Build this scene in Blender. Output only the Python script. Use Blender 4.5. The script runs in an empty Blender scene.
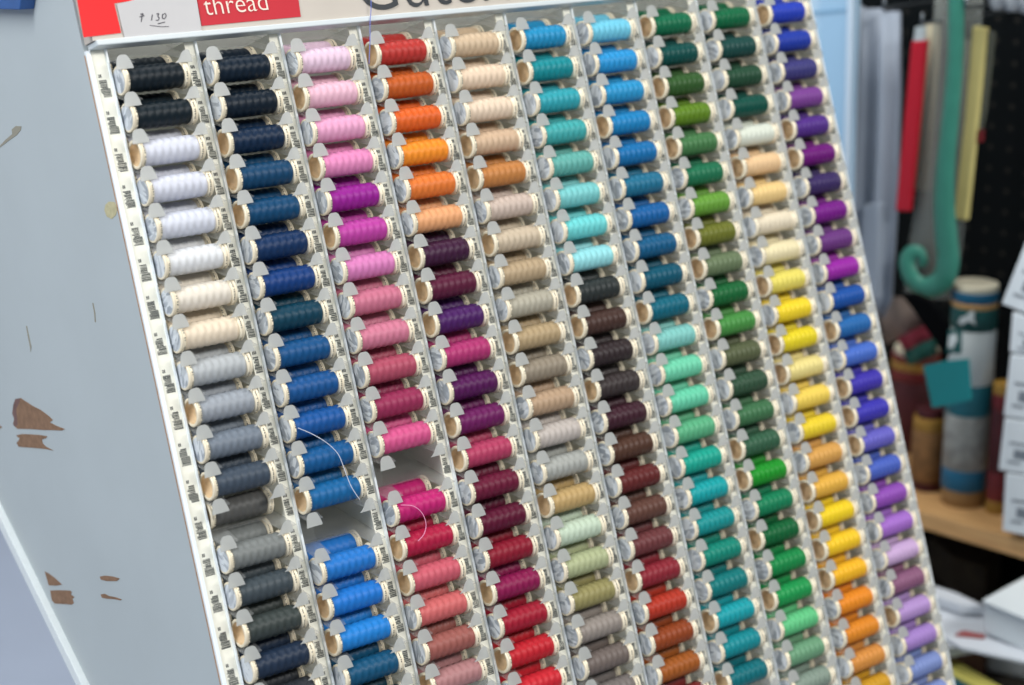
import bpy, bmesh, math, random
from mathutils import Vector, Matrix
random.seed(7)
SC = bpy.context.scene
COL = SC.collection
V = 0.026                      # row pitch of the rack in metres; lengths below written in rows
U = 2.68691553                 # column pitch, in rows
LEAN = math.radians(19.0)
HC = 1.12                      # height of the rack's centre
F = 1900.0
# camera pose in the rack's frame (u right, v up the face, n out of the face)
RC = [(0.784754184604926, -0.17501385955674995, 0.594584744765713),
      (-0.2089645752597624, -0.9778492454504799, -0.012027462308118672),
      (0.5835192165058191, -0.11480854726942731, -0.8039429839499306)]   # columns u, v, n as seen by the camera
TC = (2.12512853, 0.54933594, 58.38206971)

# ------------------------------------------------------------------ frames
RACK = Matrix.Translation((0, 0, HC)) @ Matrix.Rotation(-LEAN, 4, 'X')   # local X=u, Z=v, -Y=n
def L(u, v, n): return Vector((u * V, -n * V, v * V))                    # rack coordinates -> rack local metres
def Wd(u, v, n): return RACK @ L(u, v, n)
CAMR = tuple(-sum(RC[k][i] * TC[i] for i in range(3)) for k in range(3))  # camera in (u,v,n)
CAM = Wd(*CAMR)
def dirw(d):                                                             # camera direction -> world
    a = [sum(RC[k][i] * d[i] for i in range(3)) for k in range(3)]
    return (RACK.to_3x3() @ L(*a)).normalized()
def ray(px, py): return dirw(((px - 512) / F, (py - 342.5) / F, 1.0))
FWD = dirw((0, 0, 1))
def at_depth(px, py, d):
    r = ray(px, py); return CAM + r * (d / r.dot(FWD))
def on_plane(px, py, p, nrm):
    r = ray(px, py); return CAM + r * ((p - CAM).dot(nrm) / r.dot(nrm))
def rackplane(px, py, n=None, u=None):
    """pixel -> rack (u, v, n) on the plane n=const or u=const"""
    if n is not None: p = on_plane(px, py, Wd(0, 0, n), RACK.to_3x3() @ Vector((0, -1, 0)))
    else: p = on_plane(px, py, Wd(u, 0, 0), Vector((1, 0, 0)))
    q = RACK.inverted() @ p
    return q.x / V, q.z / V, -q.y / V

# ------------------------------------------------------------------ materials
def lin(c):
    c /= 255.0
    return c / 12.92 if c <= .04045 else ((c + .055) / 1.055) ** 2.4
def rgb(c): return (lin(c[0]), lin(c[1]), lin(c[2]), 1)
def new_mat(name):
    m = bpy.data.materials.new(name); m.use_nodes = True
    nt = m.node_tree; return m, nt, nt.nodes['Principled BSDF']
def mat(name, c, rough=.5, spec=.4, noise=0.0, nscale=30, bump=0.0, metal=0, trans=0, alpha=1, coat=0):
    m, nt, b = new_mat(name)
    b.inputs['Base Color'].default_value = rgb(c); b.inputs['Roughness'].default_value = rough
    b.inputs['Specular IOR Level'].default_value = spec; b.inputs['Metallic'].default_value = metal
    b.inputs['Transmission Weight'].default_value = trans; b.inputs['Alpha'].default_value = alpha
    b.inputs['Coat Weight'].default_value = coat
    if noise or bump:
        tc = nt.nodes.new('ShaderNodeTexCoord'); nz = nt.nodes.new('ShaderNodeTexNoise')
        nz.inputs['Scale'].default_value = nscale; nz.inputs['Detail'].default_value = 5
        nt.links.new(tc.outputs['Object'], nz.inputs['Vector'])
        if noise:
            mx = nt.nodes.new('ShaderNodeMix'); mx.data_type = 'RGBA'
            c2 = [max(0, x * (1 - noise)) for x in c]; c1 = [min(255, x * (1 + noise * .5)) for x in c]
            mx.inputs[6].default_value = rgb(c2); mx.inputs[7].default_value = rgb(c1)
            nt.links.new(nz.outputs['Fac'], mx.inputs[0]); nt.links.new(mx.outputs[2], b.inputs['Base Color'])
        if bump:
            bp = nt.nodes.new('ShaderNodeBump'); bp.inputs['Strength'].default_value = bump; bp.inputs['Distance'].default_value = .002
            nt.links.new(nz.outputs['Fac'], bp.inputs['Height']); nt.links.new(bp.outputs['Normal'], b.inputs['Normal'])
    return m
def thread_mat(name, attr=False):
    m, nt, b = new_mat(name)
    if attr:
        s = nt.nodes.new('ShaderNodeAttribute'); s.attribute_name = 'thread_colour'; so = s.outputs['Color']
    else:
        s = nt.nodes.new('ShaderNodeObjectInfo'); so = s.outputs['Color']
    tc = nt.nodes.new('ShaderNodeTexCoord'); w = nt.nodes.new('ShaderNodeTexWave')
    w.wave_type = 'BANDS'; w.bands_direction = 'X'; w.inputs['Scale'].default_value = 420; w.inputs['Distortion'].default_value = 1.2
    nt.links.new(tc.outputs['Object'], w.inputs['Vector'])
    bp = nt.nodes.new('ShaderNodeBump'); bp.inputs['Strength'].default_value = .25; bp.inputs['Distance'].default_value = .0004
    nt.links.new(w.outputs['Fac'], bp.inputs['Height']); nt.links.new(bp.outputs['Normal'], b.inputs['Normal'])
    hs = nt.nodes.new('ShaderNodeHueSaturation'); hs.inputs['Value'].default_value = .84; hs.inputs['Saturation'].default_value = .98
    nt.links.new(so, hs.inputs['Color']); nt.links.new(hs.outputs['Color'], b.inputs['Base Color'])
    b.inputs['Roughness'].default_value = .4; b.inputs['Specular IOR Level'].default_value = .28
    b.inputs['Sheen Weight'].default_value = .0; b.inputs['Sheen Roughness'].default_value = .4
    return m
def frosted(name, c, clear=.25, tr=.5):
    m, nt, b = new_mat(name)
    out = nt.nodes['Material Output']
    b.inputs['Base Color'].default_value = rgb(c); b.inputs['Roughness'].default_value = .35
    t = nt.nodes.new('ShaderNodeBsdfTranslucent'); t.inputs['Color'].default_value = rgb(c)
    g = nt.nodes.new('ShaderNodeBsdfTransparent')
    m1 = nt.nodes.new('ShaderNodeMixShader'); m1.inputs[0].default_value = tr
    m2 = nt.nodes.new('ShaderNodeMixShader'); m2.inputs[0].default_value = clear
    nt.links.new(b.outputs[0], m1.inputs[1]); nt.links.new(t.outputs[0], m1.inputs[2])
    nt.links.new(m1.outputs[0], m2.inputs[1]); nt.links.new(g.outputs[0], m2.inputs[2])
    nt.links.new(m2.outputs[0], out.inputs['Surface'])
    return m
def foil_mat():
    m, nt, b = new_mat('spool end sticker')
    tc = nt.nodes.new('ShaderNodeTexCoord'); oi = nt.nodes.new('ShaderNodeObjectInfo')
    ad = nt.nodes.new('ShaderNodeVectorMath'); ad.operation = 'ADD'
    sc = nt.nodes.new('ShaderNodeVectorMath'); sc.operation = 'SCALE'; sc.inputs['Scale'].default_value = 3.0
    cb = nt.nodes.new('ShaderNodeCombineXYZ')
    nt.links.new(oi.outputs['Random'], cb.inputs[0]); nt.links.new(cb.outputs[0], sc.inputs[0])
    nt.links.new(tc.outputs['Object'], ad.inputs[0]); nt.links.new(sc.outputs[0], ad.inputs[1])
    v = nt.nodes.new('ShaderNodeTexVoronoi'); v.inputs['Scale'].default_value = 420
    mp = nt.nodes.new('ShaderNodeMapping'); mp.inputs['Scale'].default_value = (1, 1, .35)
    nt.links.new(ad.outputs[0], mp.inputs[0]); nt.links.new(mp.outputs[0], v.inputs['Vector'])
    r = nt.nodes.new('ShaderNodeValToRGB'); e = r.color_ramp.elements
    e[0].position = .25; e[0].color = rgb((150, 158, 168)); e[1].position = .62; e[1].color = rgb((214, 219, 224))
    nt.links.new(v.outputs['Color'], r.inputs[0]); nt.links.new(r.outputs[0], b.inputs['Base Color'])
    b.inputs['Roughness'].default_value = .3; b.inputs['Specular IOR Level'].default_value = .55
    return m
M = dict(
    cream=mat('cream spool plastic', (238, 226, 200), .45, .4, .05, 120),
    tan=mat('tan spool hollow', (232, 202, 160), .55, .3, .18, 200),
    ink=mat('dark print', (80, 84, 82), .6, .2),
    foil=foil_mat(),
    thread=thread_mat('wound thread'), thread_bulk=thread_mat('wound thread behind', True),
    rack=mat('off white rack plastic', (222, 224, 216), .45, .4, .06, 60),
    ridge=mat('pale ridge plastic', (236, 242, 245), .4, .45),
    paper=mat('cream label paper', (240, 238, 224), .6, .3, .06, 150),
    tray=frosted('frosted lip plastic', (205, 207, 204), .28, .3),
    tray_floor=frosted('frosted tray plastic', (220, 222, 220), .8, .5),
    panel=mat('grey painted panel', (182, 190, 192), .5, .3, .05, 9),
    wood_edge=mat('bare board edge', (176, 136, 104), .7, .2, .25, 80),
    bare=mat('bare brown board', (144, 114, 92), .8, .15, .25, 160),
    bare_red=mat('reddish bare board', (124, 98, 94), .8, .15, .2, 160),
    glue=mat('yellowed glue', (196, 188, 150), .7, .2, .2, 300),
    scratch=mat('dull scratch', (150, 146, 132), .8, .2),
    white_trim=mat('white edge trim', (226, 232, 232), .4, .4, .03, 200),
    header=mat('beige header board', (190, 181, 170), .4, .4, .03, 40),
    rail=mat('white header rail', (204, 211, 213), .4, .45),
    red=mat('glossy red card', (226, 22, 28), .4, .15),
    red2=mat('red card under clear tape', (192, 44, 56), .45, .15),
    letter_dark=mat('near black lettering', (36, 42, 48), .4, .4),
    letter_pale=mat('pale lettering', (232, 216, 202), .5, .3),
    tag_paper=mat('grey white tag paper', (194, 192, 192), .6, .3, .03, 60),
    pen=mat('pen ink', (88, 86, 92), .6, .2),
)

# ------------------------------------------------------------------ mesh helpers
class MB:
    def __init__(s): s.v = []; s.f = []; s.mi = []; s.smooth = []
    def add(s, vs, fs, mi=0, smooth=False):
        o = len(s.v); s.v += [Vector(x) for x in vs]
        for f in fs: s.f.append([o + i for i in f]); s.mi.append(mi); s.smooth.append(smooth)
    def prism(s, poly, off, mi=0):
        """closed prism from a 3D polygon pushed along the vector off"""
        n = len(poly); off = Vector(off)
        vs = [Vector(p) for p in poly] + [Vector(p) + off for p in poly]
        fs = [list(range(n))[::-1], list(range(n, 2 * n))] + [[i, (i + 1) % n, n + (i + 1) % n, n + i] for i in range(n)]
        s.add(vs, fs, mi)
    def box(s, lo, hi, mi=0, T=None):
        x0, y0, z0 = lo; x1, y1, z1 = hi
        vs = [Vector(p) for p in ((x0, y0, z0), (x1, y0, z0), (x1, y1, z0), (x0, y1, z0), (x0, y0, z1), (x1, y0, z1), (x1, y1, z1), (x0, y1, z1))]
        if T is not None: vs = [T @ p for p in vs]
        s.add(vs, [(0, 3, 2, 1), (4, 5, 6, 7), (0, 1, 5, 4), (1, 2, 6, 5), (2, 3, 7, 6), (3, 0, 4, 7)], mi)
    def lathe_x(s, prof, seg=28, mats=None, T=None):
        """surface of revolution about X from (x, r) pairs"""
        vs = []
        for x, r in prof:
            for k in range(seg):
                a = 2 * math.pi * k / seg; vs.append(Vector((x, r * math.cos(a), r * math.sin(a))))
        if T is not None: vs = [T @ p for p in vs]
        o = len(s.v); s.v += vs
        for i in range(len(prof) - 1):
            for k in range(seg):
                k2 = (k + 1) % seg
                s.f.append([o + i * seg + k, o + i * seg + k2, o + (i + 1) * seg + k2, o + (i + 1) * seg + k])
                s.mi.append(mats[i] if mats else 0); s.smooth.append(True)
    def tube(s, pts, r, seg=8, mi=0, flat=1.0, cap=True):
        pts = [Vector(p) for p in pts]; o = len(s.v); up = None
        for i, p in enumerate(pts):
            t = (pts[min(i + 1, len(pts) - 1)] - pts[max(i - 1, 0)]).normalized()
            if up is None:
                up = t.orthogonal().normalized()
            up = (up - t * up.dot(t)).normalized(); sd = t.cross(up)
            rr = r[i] if isinstance(r, (list, tuple)) else r
            for k in range(seg):
                a = 2 * math.pi * k / seg; s.v.append(p + up * (rr * math.cos(a)) + sd * (rr * flat * math.sin(a)))
        for i in range(len(pts) - 1):
            for k in range(seg):
                k2 = (k + 1) % seg
                s.f.append([o + i * seg + k, o + i * seg + k2, o + (i + 1) * seg + k2, o + (i + 1) * seg + k]); s.mi.append(mi); s.smooth.append(True)
        if cap:
            s.f.append([o + k for k in range(seg)][::-1]); s.mi.append(mi); s.smooth.append(False)
            s.f.append([o + (len(pts) - 1) * seg + k for k in range(seg)]); s.mi.append(mi); s.smooth.append(False)
    def mesh(s, name, mats, auto=True):
        me = bpy.data.meshes.new(name)
        me.from_pydata([tuple(v) for v in s.v], [], s.f)
        for m in mats: me.materials.append(m)
        for p, mi, sm in zip(me.polygons, s.mi, s.smooth): p.material_index = mi; p.use_smooth = sm
        bm = bmesh.new(); bm.from_mesh(me); bmesh.ops.recalc_face_normals(bm, faces=bm.faces); bm.to_mesh(me); bm.free()
        me.update(); return me
    def build(s, name, mats, parent=None, bevel=0):
        if not isinstance(mats, (list, tuple)): mats = [mats]
        o = bpy.data.objects.new(name, s.mesh(name, mats)); COL.objects.link(o)
        if parent is not None: o.parent = parent
        if bevel:
            b = o.modifiers.new('bevel', 'BEVEL'); b.width = bevel; b.segments = 2; b.limit_method = 'ANGLE'; b.angle_limit = .7
        return o
def tag(o, label=None, cat=None, group=None, kind=None):
    if label: o['label'] = label
    if cat: o['category'] = cat
    if group: o['group'] = group
    if kind: o['kind'] = kind
    return o
def empty(name, loc=(0, 0, 0), rot=(0, 0, 0)):
    o = bpy.data.objects.new(name, None); COL.objects.link(o); o.location = loc; o.rotation_euler = rot
    o.empty_display_size = .01
    return o
def text_mesh(body, size=1.0):
    c = bpy.data.curves.new('lettering', 'FONT'); c.body = body; c.size = size; c.extrude = .004 * size; c.offset = -.010 * size; c.resolution_u = 6
    o = bpy.data.objects.new('lettering', c); COL.objects.link(o)
    bpy.context.view_layer.update()
    me = bpy.data.meshes.new_from_object(o.evaluated_get(bpy.context.evaluated_depsgraph_get()))
    bpy.data.objects.remove(o); bpy.data.curves.remove(c)
    return me

# ------------------------------------------------------------------ the thread rack
rack = empty('thread_display_rack', (0, 0, HC), (-LEAN, 0, 0))
tag(rack, 'sloping grey and white shop rack holding ten columns of coloured thread spools', 'rack')
C0 = -4.5 * U
def uc(c): return C0 + c * U
TOP, BOT = 10.95, -15.2                  # v extent of the front
ND = -.25                                # face plane of the dividers
UL = uc(0) - .692 * U                    # outer face of the left side
UR = uc(9) + .525 * U
NB = -3.6                                # back of the channels

# grey side panel: a leaning wedge with chipped paint
sp = MB()
pan = [(TOP + 4.5, ND - .12), (-19.6, ND - .12), (-.85, -12.94), (9.0, -19.6), (TOP + 4.5, -19.6)]
sp.prism([L(UL, v, n) for v, n in pan], L(.30, 0, 0), 0)
# the front edge of the board is bare wood
sp.prism([L(UL - .012, TOP - .1, ND - .12), L(UL - .012, -19.4, ND - .12), L(UL + .2, -19.4, ND - .12), L(UL + .2, TOP - .1, ND - .12)], L(0, 0, .05), 1)
def chip(pix, mi, t=.012):
    P = [rackplane(x, y, u=UL) for x, y in pix]
    sp.prism([L(UL, v, n) for u, v, n in P], L(-t, 0, 0), mi)
chip([(21, 398), (24.5, 400.5), (33, 406), (41, 410), (49, 416), (53, 420), (50, 422.5), (57, 426), (65, 429), (62, 430.5), (53, 430), (44, 430), (31, 429), (18, 428.8), (14.5, 426), (13.3, 423), (15.5, 418), (12.7, 412), (14, 405)], 2)
chip([(15.5, 399), (21, 398), (19, 404), (16.5, 409), (17, 415), (18, 424), (16, 427), (13.5, 425), (14.5, 419), (12.5, 413), (13.6, 405)], 3, .014)
chip([(16.5, 435.3), (22, 434), (31, 434.3), (40, 435), (47.5, 436.3), (46, 438.2), (42, 439.5), (43, 443.5), (46, 446.5), (53.5, 450.5), (46, 449), (36, 448), (26, 447.3), (19, 446.8), (16.8, 443), (20, 438.5), (17, 436.2)], 2)
chip([(45, 571.5), (49, 573.5), (55, 578), (62, 584.5), (57, 585.6), (49, 585.2)], 2)
chip([(50.5, 590.5), (58, 590.2), (70, 590.5), (72, 592), (71, 594.5), (74.5, 597), (72.5, 599), (74, 603), (72, 604.6), (64, 604), (55, 603.5), (52, 600)], 2)
chip([(100, 576.5), (105, 575.6), (113, 576.5), (120, 578.5), (117, 581), (107, 581), (101, 579.5)], 2)
chip([(101, 594.3), (105, 593.8), (109, 596), (115, 597), (122, 599.3), (121, 600.3), (114, 599), (107, 598.6), (102, 597.5)], 2)
chip([(0, 146), (6, 139.5), (12.5, 134), (12, 129.5), (16, 126), (21.5, 126.3), (21, 130), (17, 135), (10, 139.8), (0, 147.6)], 5)
chip([(105.5, 205), (109, 201.5), (114.5, 202), (118, 208), (116, 215), (112, 219), (107, 216.5), (104.8, 210.5)], 4)
chip([(26.2, 326), (27.2, 326.3), (29.5, 338), (31.6, 347), (30.8, 352), (30.4, 348), (28.4, 338)], 5)
chip([(92.5, 303), (93.4, 303), (95.4, 313), (96, 322), (95, 322), (94.4, 313)], 5)
chip([(0, 425.5), (2, 427), (1.2, 428.6), (0, 428.4)], 2)
sp.build('side_panel', [M['panel'], M['wood_edge'], M['bare'], M['bare_red'], M['glue'], M['scratch']], rack)
# white trim bar along the panel's sloping lower back edge
dv, dn = -18.75, 12.82
ln = math.hypot(dv, dn); ev, en = dv / ln, dn / ln
tm = MB()
a0 = (-.85 - ev * 11.8, -12.94 - en * 11.8); a1 = (-.85 + ev * 21, -12.94 + en * 21)
pv, pn = -en, ev                           # square to the edge, away from the panel
if pv * 1 + pn * 0 > 0: pv, pn = -pv, -pn
wd = .40
tm.prism([L(UL - .22, a0[0], a0[1]), L(UL - .22, a1[0], a1[1]), L(UL - .22, a1[0] + pv * wd, a1[1] + pn * wd), L(UL - .22, a0[0] + pv * wd, a0[1] + pn * wd)], L(.55, 0, 0))
tm.build('edge_trim', M['white_trim'], rack, .0006)
# far side, back and bottom boards
b = MB(); b.prism([L(UR + .02, v, n) for v, n in ((TOP + 2.6, ND - .1), (BOT, ND - .1), (BOT, NB - .2), (TOP + 2.6, NB - .2))], L(.12, 0, 0)); b.build('end_board', M['rack'], rack)
b = MB(); b.box(L(UL + .3, BOT, NB), L(UR, TOP + 2.6, NB - .25)); b.build('back_panel', M['rack'], rack)
b = MB(); b.box(L(UL + .3, BOT - .3, ND - .05), L(UR + .1, BOT, NB - .25)); b.build('bottom_board', M['rack'], rack)

# dividers: a block whose face carries the label strip, and a pale ridge beside it
def label_strip(u0, u1, bl, br, parent, first=False):
    s = MB()
    s.box(L(u0, BOT, ND - .05), L(u1, TOP, ND), 0)
    rnd = random.Random(int(u0 * 100))
    for r in range(25):
        v = 10 - r - .06
        # number over the bar code
        x = bl + .02
        for k in range(2 if first else 3):
            s.box(L(x, v + .27, ND), L(x + .03, v + .36, ND + .006), 1); x += .045
        y = v + .20
        while y > v - .25:
            h = rnd.choice((.014, .018, .028, .036))
            s.box(L(bl + rnd.choice((0, 0, .02, .05)), y - h, ND), L(br - (.06 if y > v - .02 else 0), y, ND + .006), 1)
            y -= h + rnd.choice((.007, .010, .014))
    o = s.build('label_strip', [M['paper'], M['ink']], parent)
    return o
for c in range(-1, 10):
    d = MB()
    if c < 0:
        u0, u1, r0 = UL + .3, uc(0) - .478 * U, uc(0) - .496 * U
        s0, s1 = uc(0) - .654 * U, r0
        d.box(L(u0, BOT, ND - .06), L(u1, TOP, NB), 0)
        d.box(L(UL, BOT, ND - .10), L(s0 - .04, TOP, ND + .02), 1)
        d.box(L(s0 - .04, BOT, ND - .06), L(s0, TOP, ND + .05), 1)
    else:
        u0, u1, r0 = uc(c) + .392 * U, uc(c) + .524 * U, uc(c) + .498 * U
        s0, s1 = u0, r0
        d.box(L(u0, BOT, ND - .06), L(u1, TOP, NB), 0)
    d.box(L(r0, BOT, ND - .06), L(u1, TOP, ND + .08), 1)
    o = d.build('divider', [M['rack'], M['ridge']], rack)
    if c < 0: label_strip(s0, s1, s0 + .09, s0 + .37, o, True)
    else: label_strip(s0, s1, s0 + .03, s0 + .26, o)

# frosted trays: sloping floor with two front lips, one tray per slot
SA = math.atan2(.40, .955)
cs, sn = math.cos(SA), math.sin(SA)
def slot(c, r, u, s, q):                  # slot axes: s outwards, q up
    return (uc(c) + u, (10 - r) - sn * s + cs * q, cs * s + sn * q)
uL, uR = -.478 * U + .01, .392 * U - .01
def tray_geo(mb, f):
    t = .03
    fl = [(uL, .44), (uL + .50, .44), (uL + .62, -.36), (uR - .62, -.36), (uR - .5, .44), (uR, .44), (uR, -2.6), (uL, -2.6)]
    mb.prism([f(u, s, -.43) for u, s in fl], f(0, 0, t) - f(0, 0, 0), 1)
    o0 = f(0, 0, 0)
    # lips stand in the plane of the rack's face (turn face coordinates back into slot coordinates)
    g = lambda u, v, n: f(u, cs * n - sn * v, cs * v + sn * n)
    lip = [(-.02, -.73), (.48, -.72), (.46, -.61), (.42, -.49), (.39, -.41), (.35, -.365), (.30, -.345), (.16, -.345), (.10, -.37), (.04, -.45)]
    mb.prism([g(uL - .08 + a, v, .30) for a, v in lip], g(0, 0, t) - g(0, 0, 0))
    lip = [(-.08, -.70), (-.60, -.70), (-.53, -.66), (-.45, -.58), (-.39, -.49), (-.33, -.42), (-.26, -.375), (-.18, -.36), (-.11, -.39)]
    mb.prism([g(uR - .08 + a, v, .30) for a, v in lip], g(0, 0, t) - g(0, 0, 0))
mb = MB(); tray_geo(mb, lambda u, s, q: L(*[x - y for x, y in zip(slot(0, 0, u, s, q), slot(0, 0, 0, 0, 0))]))
tray_me = mb.mesh('tray', [M['tray'], M['tray_floor']])
ROWS = [18, 19, 19, 20, 21, 22, 22, 23, 24, 25]
bulk = MB(); n_tray = 0
for c in range(10):
    for r in range(-1, ROWS[c]):
        if n_tray < 100:
            o = bpy.data.objects.new('tray', tray_me); COL.objects.link(o); o.parent = rack
            o.location = L(uc(c), 10 - r, 0); n_tray += 1
        else:
            tray_geo(bulk, lambda u, s, q: L(*slot(c, r, u, s, q)))
tag(bulk.build('tray', [M['tray'], M['tray_floor']], rack), kind='stuff')

# header board across the top
HN = .22
hd = MB()
hv = rackplane(86, 47.5, n=HN)[1]
hd.box(L(UL + .04, hv + .16, HN), L(UR + .1, hv + 6, -.3))
hd.build('header_board', M['header'], rack)
hr = MB(); hr.box(L(UL + .10, hv, HN + .10), L(UR + .1, hv + .16, -.3)); hr.build('header_rail', M['rail'], rack, .0008)
def on_header(pix, t, mb, mi=0, base=0.0):
    P = [rackplane(x, y, n=HN) for x, y in pix]
    mb.prism([L(u, v, HN + base) for u, v, n in P], L(0, 0, t), mi)
rs = MB()
on_header([(70, -40), (168, -44), (162, -4), (114, 3.5), (121, 33), (83.5, 37.5)], .02, rs)
rs.build('red_corner', M['red'], rack)
rs = MB(); on_header([(190, -36), (292, -45), (300.5, 16.8), (201.5, 26)], .02, rs)
sg = rs.build('red_sign', M['red2'], rack)
def lettering(body, p0, p1, width_u, mt, name, parent, base):
    """letters on the header, baseline from pixel p0 towards p1"""
    me = text_mesh(body)
    xs = [v.co.x for v in me.vertices]; k = width_u / (max(xs) - min(xs)); x0 = min(xs)
    a = rackplane(*p0, n=HN); bq = rackplane(*p1, n=HN)
    ang = math.atan2(bq[1] - a[1], bq[0] - a[0])
    for v in me.vertices:
        x, y, z = (v.co.x - x0) * k, v.co.y * k, v.co.z * k
        v.co = L(a[0] + x * math.cos(ang) - y * math.sin(ang), a[1] + x * math.sin(ang) + y * math.cos(ang), HN + base + .02 + max(0, z))
    me.materials.clear(); me.materials.append(mt)
    o = bpy.data.objects.new(name, me); COL.objects.link(o); o.parent = parent; return o
w = rackplane(268, 7.5, n=HN)[0] - rackplane(205, 13, n=HN)[0]
lettering('thread', (205, 15.8), (268, 10.3), w, M['letter_pale'], 'lettering', sg, .02)
w = (rackplane(401, 5, n=HN)[0] - rackplane(364, 9, n=HN)[0])
lettering('Gütermann', (362, 11.8), (470, 2.8), w * 7.4, M['letter_dark'], 'lettering', rack, 0)

# price tag taped on the header
pt = empty('price_tag', RACK @ L(*rackplane(160, 22, n=HN)), (-LEAN, 0, 0))
tag(pt, 'grey handwritten paper price tag stuck on the header beside the red sign', 'price tag')
off = L(*rackplane(160, 22, n=HN))
def tagpoly(pix, t, mi, mb, base):
    P = [rackplane(x, y, n=HN) for x, y in pix]
    mb.prism([L(u, v, HN + base) - off for u, v, n in P], L(0, 0, t), mi)
m = MB(); tagpoly([(116, 4.5), (124.5, 40.5), (201, 32.5), (194, -12), (160, -6)], .02, 0, m, .03); m.build('paper', M['tag_paper'], pt)
m = MB()
def stroke(pts, w=.5):
    for (x0, y0), (x1, y1) in zip(pts, pts[1:]):
        dx, dy = x1 - x0, y1 - y0; l = math.hypot(dx, dy) or 1; nx, ny = -dy / l * w, dx / l * w
        tagpoly([(x0 + nx, y0 + ny), (x1 + nx, y1 + ny), (x1 - nx, y1 - ny), (x0 - nx, y0 - ny)], .006, 0, m, .05)
stroke([(141.5, 14.5), (140.3, 22.5)]); stroke([(138.5, 17.5), (143.5, 16.2)]); stroke([(139.6, 14.8), (141.8, 13.9), (142.4, 15.4)])
stroke([(151.5, 15), (150.6, 21)])
stroke([(155.5, 14.5), (158, 14), (156.8, 17), (158.4, 18.3), (157.5, 20.8), (155, 20.8)])
stroke([(164.5, 13.8), (161.6, 15.2), (161.5, 18.8), (163.6, 19.4), (165.4, 16.6), (164.5, 13.8)])
stroke([(157, 24.3), (164, 22.6)]); stroke([(149, 25.8), (160, 27.2), (168, 27)], .35)
m.build('handwriting', M['pen'], pt)

# ------------------------------------------------------------------ thread spools
LEN = .945
core = MB()
LF = -1.0
prof = [(-.78, .02), (-.78, .285), (LF + .02, .31), (LF, .325), (LF, .378), (LF + .014, .393), (LF + .06, .393), (LF + .075, .372), (LF + .10, .372), (LF + .115, .39), (-.86, .388), (-.85, .30), (.80, .30), (.812, .386), (.86, .39), (.87, .372), (.895, .372), (.90, .388), (.935, .388), (LEN, .375), (LEN, .335), (.92, .32), (.92, .02)]
core.lathe_x([(x * V, r * V) for x, r in prof], 32, [1, 1] + [0] * (len(prof) - 3))
rnd = random.Random(3)
for x0, x1, rr in ((-.895, -.865, .3925), (.82, .855, .3935)):
    k = 0
    while k < 2 * math.pi - .5:
        st = rnd.choice((.12, .12, .18))
        if rnd.random() < .72:
            p = [Vector((x * V, rr * V * math.cos(a), rr * V * math.sin(a))) for x, a in ((x0, k), (x1, k), (x1, k + st * .55), (x0, k + st * .55))]
            core.add(p, [(0, 1, 2, 3)], 2)
        k += st
core_me = core.mesh('spool_core', [M['cream'], M['tan'], M['ink']])
lab = MB(); lab.lathe_x([((LF - .004) * V, .0005 * V), ((LF - .004) * V, .328 * V), ((LF - .002) * V, .334 * V), ((LF + .02) * V, .334 * V), ((LF + .02) * V, .0005 * V)], 28); lab.smooth = [False] * len(lab.smooth)
label_me = lab.mesh('end_sticker', [M['foil']])
def winding_pts(nx=60, seg=48):
    vs = []
    for i in range(nx + 1):
        x = -.85 + 1.65 * i / nx; t = abs(x + .025) / .825
        env = .352 - .010 * t ** 2
        if t > .93: env -= .045 * ((t - .93) / .07) ** 2
        for k in range(seg):
            a = 2 * math.pi * k / seg
            amp = .0062 * (1 if t < .9 else (1 - t) / .1)
            r = env + amp * (math.sin(2 * math.pi * 4.5 * x + 3 * a) + math.sin(2 * math.pi * 4.5 * x - 3 * a))
            vs.append(Vector((x * V, r * V * math.cos(a), r * V * math.sin(a))))
    fs = [[i * seg + k, i * seg + (k + 1) % seg, (i + 1) * seg + (k + 1) % seg, (i + 1) * seg + k] for i in range(nx) for k in range(seg)]
    return vs, fs
wv, wf = winding_pts()
wm = MB(); wm.add(wv, wf, 0, True)
thread_me = wm.mesh('thread_winding', [M['thread']])

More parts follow.
